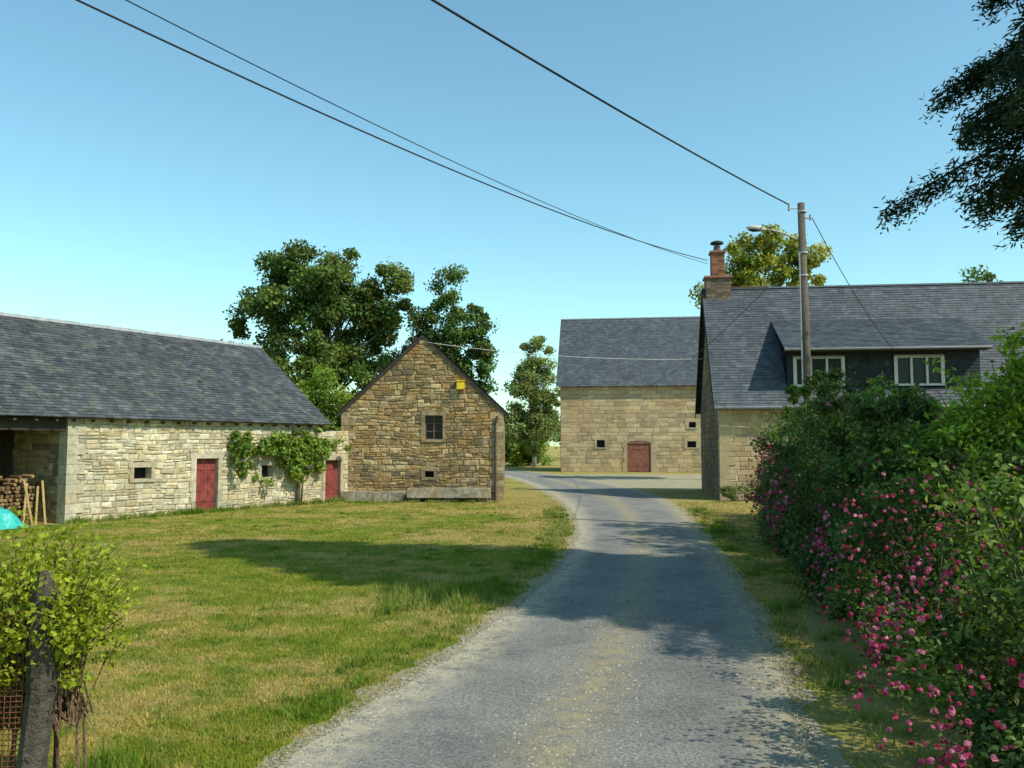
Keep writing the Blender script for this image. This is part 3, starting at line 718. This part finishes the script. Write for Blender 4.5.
tree('oak_tree.002', (-22.3, 70, 0), [(0, 0, 8.7, 2.6, 2.6, 2.3), (2.5, 0, 7, 2.4, 2, 2)], 50, 230, 0.32, (0.14, 0.20, 0.045), 0.3, 0.8)
C = []; R = []
for i in range(420):
    x = U(-110, 150); y = U(112, 150); h = 4.8+2.2*math.sin(x*0.13)+1.2*math.sin(x*0.37+1)
    C.append((x, y, U(0.3, h))); R.append(U(1.6, 3.0))
V, F, Cc = clump_leaves(np.array(C), R, 120, 0.7, 0.7, (0.14, 0.185, 0.06), 0.35)
fast_mesh('distant_trees', V, F, M_leaf, Cc)
C = []; R = []
for i in range(80):
    x = U(-3.8, 3.6); y = U(88, 95); C.append((x, y, U(0.3, 3.8))); R.append(U(0.6, 1.3))
V, F, Cc = clump_leaves(np.array(C), R, 170, 0.3, 0.7, (0.18, 0.26, 0.04), 0.3)
fast_mesh('field_hedge', V, F, M_leaf, Cc)

# conifer at right
def conifer(name, x, y, H, Rm, z0):
    e = empty(name, (x, y, 0)); g = Geo(); col = (0.07, 0.05, 0.035)
    g.tube([(x, y, -0.05), (x, y, H*0.5), (x, y, H)], [0.34, 0.2, 0.03], 9, col)
    Ps = []; Os = []
    z = z0
    while z < H-0.4:
        fr_ = (z-z0)/(H-z0); L0 = Rm*(1-fr_)**0.6*U(0.84, 1.06)+0.3
        nb = 9 if fr_ < 0.55 else 6; ph = U(0, 6.28)
        for k in range(nb):
            an = ph+k*6.283/nb+U(-.25, .25); L = L0*U(0.78, 1.08); d = np.array([math.cos(an), math.sin(an), 0])
            pts = []
            for i in range(6):
                t = i/5; pts.append(np.array([x, y, z])+d*L*t+np.array([0, 0, 0.25*L*t-0.42*L*t*t]))
            g.tube([Vector(p) for p in pts], [0.05, 0.042, 0.034, 0.026, 0.018, 0.008], 5, col)
            m = int(95*L); tt = rng.uniform(0.3, 1.02, m); side = rng.normal(0, 1, m)*0.34*(1.15-tt)*1.2
            base = np.array([x, y, z])+d*L*tt[:, None]; base[:, 2] += 0.25*L*tt-0.42*L*tt**2
            perp = np.array([-d[1], d[0], 0]); p = base+perp*side[:, None]; p[:, 2] += -np.abs(side)*0.45+rng.normal(0, 0.05, m)
            o = perp*np.sign(side)[:, None]+d*0.7
            q = np.repeat(p, 7, axis=0)+rng.normal(0, 0.075, (m*7, 3)); q[:, 2] -= rng.uniform(0, 0.16, m*7)
            Ps.append(q); Os.append(np.repeat(o, 7, axis=0))
        z += U(0.2, 0.32)
    Pn = np.vstack(Ps); O = unit(np.vstack(Os)); n = len(Pn)
    T = unit(O+rng.normal(0, 0.45, (n, 3))+np.array([0, 0, -0.25])); B = unit(np.cross(T, rng.normal(0, 1, (n, 3))))
    L = rng.uniform(0.08, 0.15, (n, 1)); w = 0.028
    V = np.empty((n, 4, 3)); V[:, 0] = Pn-T*L/2; V[:, 1] = Pn+B*w/2; V[:, 2] = Pn+T*L/2; V[:, 3] = Pn-B*w/2
    cols = np.array([0.022, 0.042, 0.018])*rng.uniform(0.6, 1.5, (n, 1))
    fast_mesh('needles', V.reshape(-1, 3), np.arange(n*4).reshape(-1, 4), M_leaf, np.repeat(cols, 4, axis=0), e)
    g.obj('trunk_and_branches', M_bark, e, True)
conifer('conifer_tree', 9.42, 9.7, 20.5, 3.95, 5.9)
tree('walnut_tree', (15.4, 14.6, 0), [(0, 0, 12, 3.2, 3.2, 3), (-0.6, 0.6, 9.5, 2.8, 2.8, 2.4)], 90, 150, 0.24, (0.07, 0.115, 0.025), 0.35, 0.85)

# hedge of climbing roses along the lane
hy = np.array([2.0, 3.0, 5.5, 7.3, 9.6, 12, 16.3, 20, 24, 27])
hx = np.array([2.3, 2.35, 2.6, 3.05, 3.65, 4.05, 4.85, 5.7, 6.9, 8.0])
hh = np.array([1.3, 1.4, 1.6, 1.75, 1.95, 2.4, 3.0, 3.05, 2.45, 1.5])
def hsurf(y, zr): return -0.24*math.sin(math.pi*min(1, zr))+0.16*math.sin(y*1.7+zr*4)+0.09*math.sin(y*4.3-zr*5)+0.5*zr**3
rose = empty('rose_hedge', (5, 14, 0))
C = []; R = []
for i in range(650):
    y = U(2.4, 26.5); x0 = np.interp(y, hy, hx); H = np.interp(y, hy, hh)*(1+0.13*math.sin(y*2.3)+0.11*math.sin(y*5.1))
    w = U(0, 1)**0.9*2.3; zr = U(0.05, 1)*(1-0.25*(w-1.1)**2/1.2)
    C.append((x0+0.35+w+hsurf(y, zr), y, zr*H)); R.append(U(0.15, 0.42))
for i in range(170):   # low skirt
    y = U(2.4, 26); x0 = np.interp(y, hy, hx); C.append((x0+U(0.2, 0.7), y, U(0.05, 0.7))); R.append(U(0.16, 0.34))
for i in range(70):    # loose sprays sticking out of the top
    y = U(3, 24); x0 = np.interp(y, hy, hx); C.append((x0+U(0.6, 2.0), y, np.interp(y, hy, hh)*U(1.0, 1.2))); R.append(U(0.1, 0.2))
C = np.array(C); R = np.array(R)
near = C[:, 1] < 11
pa = clump_leaves(C[near], R[near], 310, 0.055, 0.6, (0.09, 0.14, 0.03), 0.55, shell=0.6)
pb = clump_leaves(C[~near], R[~near]*1.15, 200, 0.085, 0.6, (0.075, 0.115, 0.028), 0.55, shell=0.6)
V, F, Cc = join([pa, pb]); fast_mesh('leaves', V, F, M_leaf, Cc, rose)
g = Geo(); Ps = []; Cs = []
for i in range(230):
    y = U(3, 26); x0 = np.interp(y, hy, hx)+U(0.1, 2); H = np.interp(y, hy, hh)
    a = Vector((x0+0.4, y, H*0.6)); an = U(0, 6.28); l = U(0.4, 1.05)
    b = a+Vector((math.cos(an)*l*0.5, math.sin(an)*l*0.5, l*0.75+H*0.12)); c = b+Vector((math.cos(an)*l*0.4, math.sin(an)*l*0.4, U(-0.1, 0.2)))
    g.tube([a, b, c], [0.008, 0.006, 0.003], 4, (0.07, 0.09, 0.03))
    for t in np.linspace(0.2, 1, 30):
        p = a.lerp(b, min(1, t*1.6)) if t < 0.62 else b.lerp(c, (t-0.62)/0.38)
        Ps.append(np.array(p)+rng.normal(0, 0.045, 3)); Cs.append(np.array((0.17, 0.25, 0.04))*U(0.5, 1.3))
g.obj('shoots', M_bark, rose)
V, F, Cc = leaf_arrays(np.array(Ps), 0.065*rng.uniform(.7, 1.3, len(Ps)), 0.6, rng.normal(0, 1, (len(Ps), 3)), np.array(Cs)); fast_mesh('shoot_leaves', V, F, M_leaf, Cc, rose)
Ps = []; Cs = []; Os = []; Ls = []
pinks = [(0.60, 0.07, 0.20), (0.66, 0.14, 0.30), (0.46, 0.04, 0.13), (0.68, 0.24, 0.38), (0.50, 0.05, 0.16)]
for i in range(760):
    y = U(3.0, 19) if U() < 0.62 else U(3.0, 8.0)
    x0 = np.interp(y, hy, hx); H = np.interp(y, hy, hh)
    zmax = 1.0 if y < 10 else 0.72
    if U() < 0.68: zr = U(0.25, zmax); z = zr*H; x = x0+0.02+hsurf(y, zr)+U(-.04, .10)
    elif y < 13: z = H*U(0.9, 1.08); x = x0+U(0.4, 1.8)
    else: continue
    dens = 0.5+0.5*math.sin(y*2.1+1)*math.sin(z*3.3+y*0.7)
    if U() > (dens*1.2)**2.4: continue
    for k in range(int(1+9*U()**2)):
        c = np.array((x, y, z))+rng.normal(0, 1, 3)*np.array((0.05, 0.14, 0.12)); col = np.array(pinks[int(U(0, 5))])*U(0.6, 1.05)
        m = 8; d = unit(rng.normal(0, 1, (m, 3))); sz = U(0.020, 0.038)*(1 if y < 10 else 1.35)
        Ps.append(c+d*sz*0.32); Os.append(d*2); Cs.append(np.tile(col, (m, 1))*rng.uniform(0.75, 1.2, (m, 1))); Ls.append(np.full(m, sz))
V, F, Cc = leaf_arrays(np.vstack(Ps), np.concatenate(Ls), 0.9, np.vstack(Os), np.vstack(Cs), up=0, rnd=0.3)
fast_mesh('rose_blossoms', V, F, M_flower, Cc, rose)
g = Geo()
for i in range(70):
    y = U(3.5, 25); x = np.interp(y, hy, hx)+U(0.45, 0.9)
    g.tube([(x, y, 0), (x+U(-.1, .1), y+U(-.2, .2), 0.6), (x+U(-.3, .3), y+U(-.3, .3), 1.3)], [0.02, 0.014, 0.008], 5, (0.08, 0.06, 0.04))
g.obj('stems', M_bark, rose)

# bright green shrubs rising behind the roses: branching stems with leafy twigs
def leafy_shrub(name, base, tips, nl, lsize, col, spread=0.10):
    e = empty(name, base); g = Geo(); Ps = []; Cs = []; b0 = Vector(base)
    for tp in tips:
        a = b0+Vector((U(-.25, .25), U(-.25, .25), 0.1)); tp = Vector(tp)
        mid = a.lerp(tp, 0.6)+Vector((U(-.1, .1), U(-.1, .1), 0.3)); g.tube([a, mid, tp], [0.022, 0.012, 0.004], 5, (0.12, .1, .06))
        kk = U(0.65, 1.25)
        for j in range(7):
            t = U(0.45, 1.0); p0 = a.lerp(mid, t/0.6) if t < 0.6 else mid.lerp(tp, (t-0.6)/0.4)
            q = p0+Vector((rng.normal(0, .2), rng.normal(0, .2), U(-.05, .28))); g.tube([p0, q], [0.005, 0.002], 4, (0.1, .12, .04))
            for l in range(nl):
                u = U(0.1, 1.1); Ps.append(np.array(p0.lerp(q, u))+rng.normal(0, spread*0.45, 3)); Cs.append(np.array(col)*kk*U(0.6, 1.35))
    g.obj('stems', M_bark, e)
    V, F, Cc = leaf_arrays(np.array(Ps), lsize*rng.uniform(.6, 1.3, len(Ps)), 0.5, rng.normal(0, 1, (len(Ps), 3)), np.array(Cs), up=0.8); fast_mesh('leaves', V, F, M_leaf, Cc, e)
def tips(cx, cy, cz, rx, ry, rz, k):
    d = unit(rng.normal(0, 1, (k, 3)))*rng.uniform(0.2, 1, (k, 1))**0.5; return [tuple(v) for v in np.array((cx, cy, cz))+d*np.array((rx, ry, rz))]
leafy_shrub('elder_shrub', (5.7, 9.6, 0), tips(5.4, 9.6, 2.45, 0.75, 0.8, 0.65, 60)+tips(5.75, 9.5, 3.15, 0.35, 0.4, 0.45, 22)+tips(6.2, 10.0, 2.8, 0.5, 0.6, 0.6, 26)+tips(4.95, 9.5, 2.15, 0.4, 0.5, 0.4, 26), 24, 0.085, (0.24, 0.36, 0.035))
leafy_shrub('elder_shrub.001', (6.3, 13.4, 0), tips(6.0, 13.4, 2.7, 0.8, 0.8, 0.6, 45), 22, 0.10, (0.15, 0.24, 0.035))
hb = empty('laurel_bush', (9.5, 24.5, 0))
C = np.column_stack([rng.uniform(7.8, 12.5, 70), rng.uniform(23.5, 27, 70), rng.uniform(0.2, 2.7, 70)])
V, F, Cc = clump_leaves(C, rng.uniform(0.35, 0.6, 70), 200, 0.12, 0.5, (0.08, 0.125, 0.03), 0.45); fast_mesh('leaves', V, F, M_leaf, Cc, hb)
C = np.column_stack([rng.uniform(8.2, 10.6, 26), rng.uniform(33.2, 33.7, 26), rng.uniform(0.1, 0.6, 26)])
V, F, Cc = clump_leaves(C, rng.uniform(0.12, 0.3, 26), 90, 0.09, 0.4, (0.10, 0.15, 0.035), 0.4); fast_mesh('border_plants', V, F, M_leaf, Cc)

# vine on the barn
vn = empty('grape_vine', tuple(fb.p(8.9, -0.2, 0))); g = Geo(); C = []; R = []
root = fb.p(8.75, -0.15, 0); brc = (0.16, 0.12, 0.08)
g.tube([root, fb.p(8.8, -0.12, 0.8), fb.p(8.7, -0.16, 1.6), fb.p(8.5, -0.14, 2.2)], [0.06, 0.05, 0.045, 0.03], 7, brc)
g.tube([fb.p(8.95, -0.13, 0), fb.p(9.0, -0.16, 0.9), fb.p(9.2, -0.14, 1.8)], [0.04, 0.035, 0.025], 7, brc)
for (s, z) in [(5.9, 2.25), (6.3, 1.8), (6.8, 2.4), (7.2, 1.9), (7.6, 2.45), (9.8, 2.3), (10.6, 2.2), (10.9, 1.9), (9.6, 1.6), (8.1, 1.5)]:
    g.tube([fb.p(8.6, -0.14, 1.7), fb.p((8.6+s)/2, -0.2, (2.1+z)/2+0.1), fb.p(s, -0.15, z)], [0.03, 0.02, 0.008], 5, brc)
for i in range(190):
    s = rng.normal(8.3, 1.5); s = min(11.6, max(5.7, s)); z = 2.1-0.03*abs(s-8.4)+rng.normal(0, 0.3)
    if U() < 0.22: z -= U(0.2, 0.9)
    z = min(z, 2.75)
    if s > 10.0 and z < 1.95: continue
    C.append(np.array(fb.p(s, -U(0.1, 0.5), z))); R.append(U(0.1, 0.26))
g.obj('stems', M_bark, vn, True)
V, F, Cc = clump_leaves(np.array(C), R, 65, 0.12, 0.8, (0.18, 0.26, 0.04), 0.4, up=0.3); fast_mesh('leaves', V, F, M_leaf, Cc, vn)

# ------------------------------------------------------------------ fence & shrub bottom left
post = empty('wooden_fence_post', (-2.72, 5.0, 0)); g = Geo()
g.tube([(-2.73, 5.0, -0.05), (-2.74, 5.0, 0.4), (-2.705, 5.01, 0.8), (-2.73, 5.0, 1.1), (-2.70, 5.0, 1.35), (-2.71, 5.0, 1.47)], [0.088, 0.078, 0.082, 0.07, 0.072, 0.03], 9, (0.075, 0.06, 0.045)); g.obj('post', M_bark, post)
g = Geo()
g.tube([(-5.2, 4.7, -0.05), (-5.21, 4.7, 1.45)], [0.08, 0.07], 8, (0.07, 0.055, 0.045)); g.obj('wooden_fence_post.001', M_wood)
g = Geo(); a = Vector((-2.8, 4.97, 0)); b = Vector((-5.15, 4.7, 0)); d = b-a; nn = int(d.length/0.03)
for i in range(nn+1):
    p = a+d*i/nn; g.tube([p+Vector((0, 0, 0.03)), p+Vector((U(-.008, .008), U(-.01, .01), 0.65)), p+Vector((0, 0, 1.22))], 0.0034, 4)
for z in np.arange(0.05, 1.24, 0.03): g.tube([a+Vector((0, 0, z)), a.lerp(b, .5)+Vector((0, .01, z-0.015)), b+Vector((0, 0, z))], 0.0034, 4)
g.tube([a+Vector((0, 0, 1.24)), a.lerp(b, .5)+Vector((0, 0, 1.22)), b+Vector((0, 0, 1.24))], 0.012, 6)
g.obj('rusty_mesh_fence', M_rust)
bs = empty('privet_shrub', (-2.95, 5.3, 0)); g = Geo(); Ps = []; Cs = []
for i in range(240):
    a = Vector((-2.95+U(-.35, .3), 5.35+U(-.2, .2), 0.5)); an = U(0, 6.28); rr = U()**0.6
    tip = Vector((-2.95+math.cos(an)*rr*0.72, 5.2+math.sin(an)*rr*0.5, 1.05+U(-0.3, 0.68)*(1.15-rr*0.5)))
    if i % 2 == 0: tip.z = max(tip.z, 1.15)
    mid = a.lerp(tip, 0.55)+Vector((U(-.05, .05), U(-.05, .05), 0.12))
    g.tube([a, mid, tip], [0.007, 0.004, 0.002], 4, (0.14, 0.09, 0.05))
    for t in np.linspace(0.45, 1.04, 60):
        p = a.lerp(mid, t/0.55) if t < 0.55 else mid.lerp(tip, (t-0.55)/0.45)
        Ps.append(np.array(p)+rng.normal(0, 0.035, 3)); Cs.append(np.array((0.31, 0.36, 0.025))*U(0.55, 1.25))
for i in range(14):   # woody stems down to the soil
    x_ = -2.95+U(-.3, .3); y_ = 5.35+U(-.15, .15); g.tube([(x_+U(-.06, .06), y_, -0.02), (x_, y_, 0.55)], [0.014, 0.008], 5, (0.14, 0.09, 0.05))
g.obj('stems', M_bark, bs)
V, F, Cc = leaf_arrays(np.array(Ps), 0.04*rng.uniform(.6, 1.4, len(Ps)), 0.6, rng.normal(0, 1, (len(Ps), 3)), np.array(Cs), up=0.7); fast_mesh('leaves', V, F, M_leaf, Cc, bs)

# ------------------------------------------------------------------ grass blades
def blades(x, y, h, w, bright):
    n = len(x); an = rng.uniform(0, 6.28, n); ln = rng.uniform(0, 0.9, n)*h
    V = np.empty((n, 3, 3)); ca = np.cos(an)*w/2; sa = np.sin(an)*w/2; a2 = rng.uniform(0, 6.28, n)
    V[:, 0] = np.column_stack([x-ca, y-sa, np.zeros(n)]); V[:, 1] = np.column_stack([x+ca, y+sa, np.zeros(n)])
    V[:, 2] = np.column_stack([x+np.cos(a2)*ln, y+np.sin(a2)*ln, h])
    return V.reshape(-1, 3), np.arange(n*3).reshape(-1, 3), np.repeat(bright, 3, axis=0)
n = 300000
d = 4.0*np.exp(rng.uniform(0, 1, n)*math.log(33.0/4.0)); x = rng.uniform(-0.66, 0.34, n)*d
left = smooth_interp(d, Lk); right = smooth_interp(d, Rk)
wallx = -12.5+(d-24)*0.6+0.1
hedge = np.interp(d, hy, hx)+0.5
edge = rng.exponential(0.14, n)
patch = 0.5+0.5*np.sin(x*0.9+1.3*np.sin(d*0.5))*np.sin(d*0.8+1.1*np.sin(x*0.7))
ok = (((x < left+0.02-edge) & (x > wallx)) | ((x > right-0.02+edge) & (x < hedge))) & (rng.uniform(0, 1, n) < 0.5+0.5*patch)
x = x[ok]; y = d[ok]; m = len(x)
h = rng.uniform(0.012, 0.038, m)*(1+y*0.010); w = 0.005+0.0010*y
v = rng.uniform(0.75, 1.45, (m, 1)); br = v*np.column_stack([rng.uniform(0.95, 1.25, m), np.ones(m), rng.uniform(0.7, 1.1, m)])
parts = [blades(x, y, h, w, br)]
tc = []
for i in range(420):
    yy = U(5, 30); s_ = U(); L_ = float(smooth_interp(yy, Lk)); R_ = float(smooth_interp(yy, Rk))
    if s_ < 0.45: xx = L_-U(0.2, 0.9); hh_ = U(0.05, 0.12)
    elif s_ < 0.7: xx = R_+U(0.3, 0.9); hh_ = U(0.06, 0.18)
    else: xx = U(-0.6, 0.0)*yy; hh_ = U(0.04, 0.08)
    if xx < -12.5+(yy-24)*0.6+0.2 or (L_-0.15 < xx < R_+0.15): continue
    tc.append((xx, yy, hh_, 45, 0.07))
for i in range(40): 
    yy = U(11.3, 13.4); tc.append((float(smooth_interp(yy, Lk))-U(0.5, 1.9), yy, U(0.10, 0.28), 40, 0.12))
for i in range(45): tc.append((U(-3.6, -2.4), U(4.8, 6.0), U(0.08, 0.24), 45, 0.10))
for i in range(110):
    s = U(0, 11.3); q = fb.p(s, -U(0.05, 0.25), 0); tc.append((q.x, q.y, U(0.08, 0.25), 35, 0.08))
for i in range(30): tc.append((U(-6.6, -0.4), 32.8-U(0, 0.4), U(0.05, 0.16), 35, 0.08))
X = []; Y = []; H = []
for (a, b, hh_, k, r) in tc:
    X.append(rng.normal(a, r, k)); Y.append(rng.normal(b, r, k)); H.append(rng.uniform(0.5, 1.2, k)*hh_)
X = np.concatenate(X); Y = np.concatenate(Y); H = np.concatenate(H)
parts.append(blades(X, Y, H, 0.006+0.0009*Y, np.repeat(rng.uniform(0.6, 1.05, (len(X), 1)), 3, axis=1)*np.array([0.85, 1.15, 0.9])))
V, F, Cc = join(parts); fast_mesh('grass', V, F, M_blade, Cc)
# loose gravel along the lane
n = 9000; y = 4.5*np.exp(rng.uniform(0, 1, n)*math.log(5.0)); L_ = smooth_interp(y, Lk); R_ = smooth_interp(y, Rk); q = rng.uniform(0, 1, n)
x = np.where(q < 0.45, L_+np.abs(rng.normal(0, 0.22, n))-0.1, np.where(q < 0.7, R_-np.abs(rng.normal(0, 0.2, n))+0.1, (L_+R_)/2+rng.normal(0, 0.28, n)))
s = rng.uniform(0.006, 0.016, n); base = np.stack([x, y, np.full(n, 0.010)], 1)
offs = np.array([[1, 0, 0], [-.5, .85, 0], [-.5, -.85, 0], [0, 0, 0.8]]); V = base[:, None, :]+offs[None]*s[:, None, None]*rng.uniform(0.7, 1.3, (n, 4, 1))
F = (np.arange(n)[:, None, None]*4+np.array([[0, 1, 3], [1, 2, 3], [2, 0, 3]])[None]).reshape(-1, 3)
cc = np.array([0.34, 0.31, 0.25])*rng.uniform(0.5, 1.3, (n, 1)); fast_mesh('loose_gravel', V.reshape(-1, 3), F, M_mortar, np.repeat(cc, 4, axis=0))

# ------------------------------------------------------------------ light, sky, camera
el = math.radians(47); az = math.radians(121)
sv = Vector((math.sin(az)*math.cos(el), math.cos(az)*math.cos(el), math.sin(el)))
sd = bpy.data.lights.new('sun', 'SUN'); sd.energy = 5.0; sd.angle = math.radians(0.5); sd.color = (1.0, 0.94, 0.79)
so = bpy.data.objects.new('sun', sd); so.rotation_euler = sv.to_track_quat('Z', 'Y').to_euler(); so.location = (20, -10, 30); scene.collection.objects.link(so)
w = bpy.data.worlds.new('World'); scene.world = w; w.use_nodes = True; nt = w.node_tree
bg = nt.nodes['Background']; sk = nt.nodes.new('ShaderNodeTexSky'); sk.sky_type = 'NISHITA'; sk.sun_disc = False
sk.sun_elevation = el; sk.sun_rotation = az; sk.altitude = 200; sk.air_density = 1.1; sk.dust_density = 0.5; sk.ozone_density = 0.9
tint = nt.nodes.new('ShaderNodeMix'); tint.data_type = 'RGBA'; tint.blend_type = 'MULTIPLY'; tint.inputs[0].default_value = 1.0
tint.inputs[7].default_value = (1.08, 1.50, 1.34, 1)
nt.links.new(sk.outputs[0], tint.inputs[6]); nt.links.new(tint.outputs[2], bg.inputs[0]); bg.inputs[1].default_value = 0.146
cd = bpy.data.cameras.new('camera'); cd.sensor_width = 36; cd.lens = 29.9; cd.clip_end = 3000; cd.clip_start = 0.05
co_ = bpy.data.objects.new('camera', cd); co_.location = (0, 0, 2.2); co_.rotation_euler = (math.radians(94.1), 0, 0)
scene.collection.objects.link(co_); scene.camera = co_
scene.view_settings.view_transform = 'Standard'; scene.view_settings.look = 'None'; scene.view_settings.exposure = 0
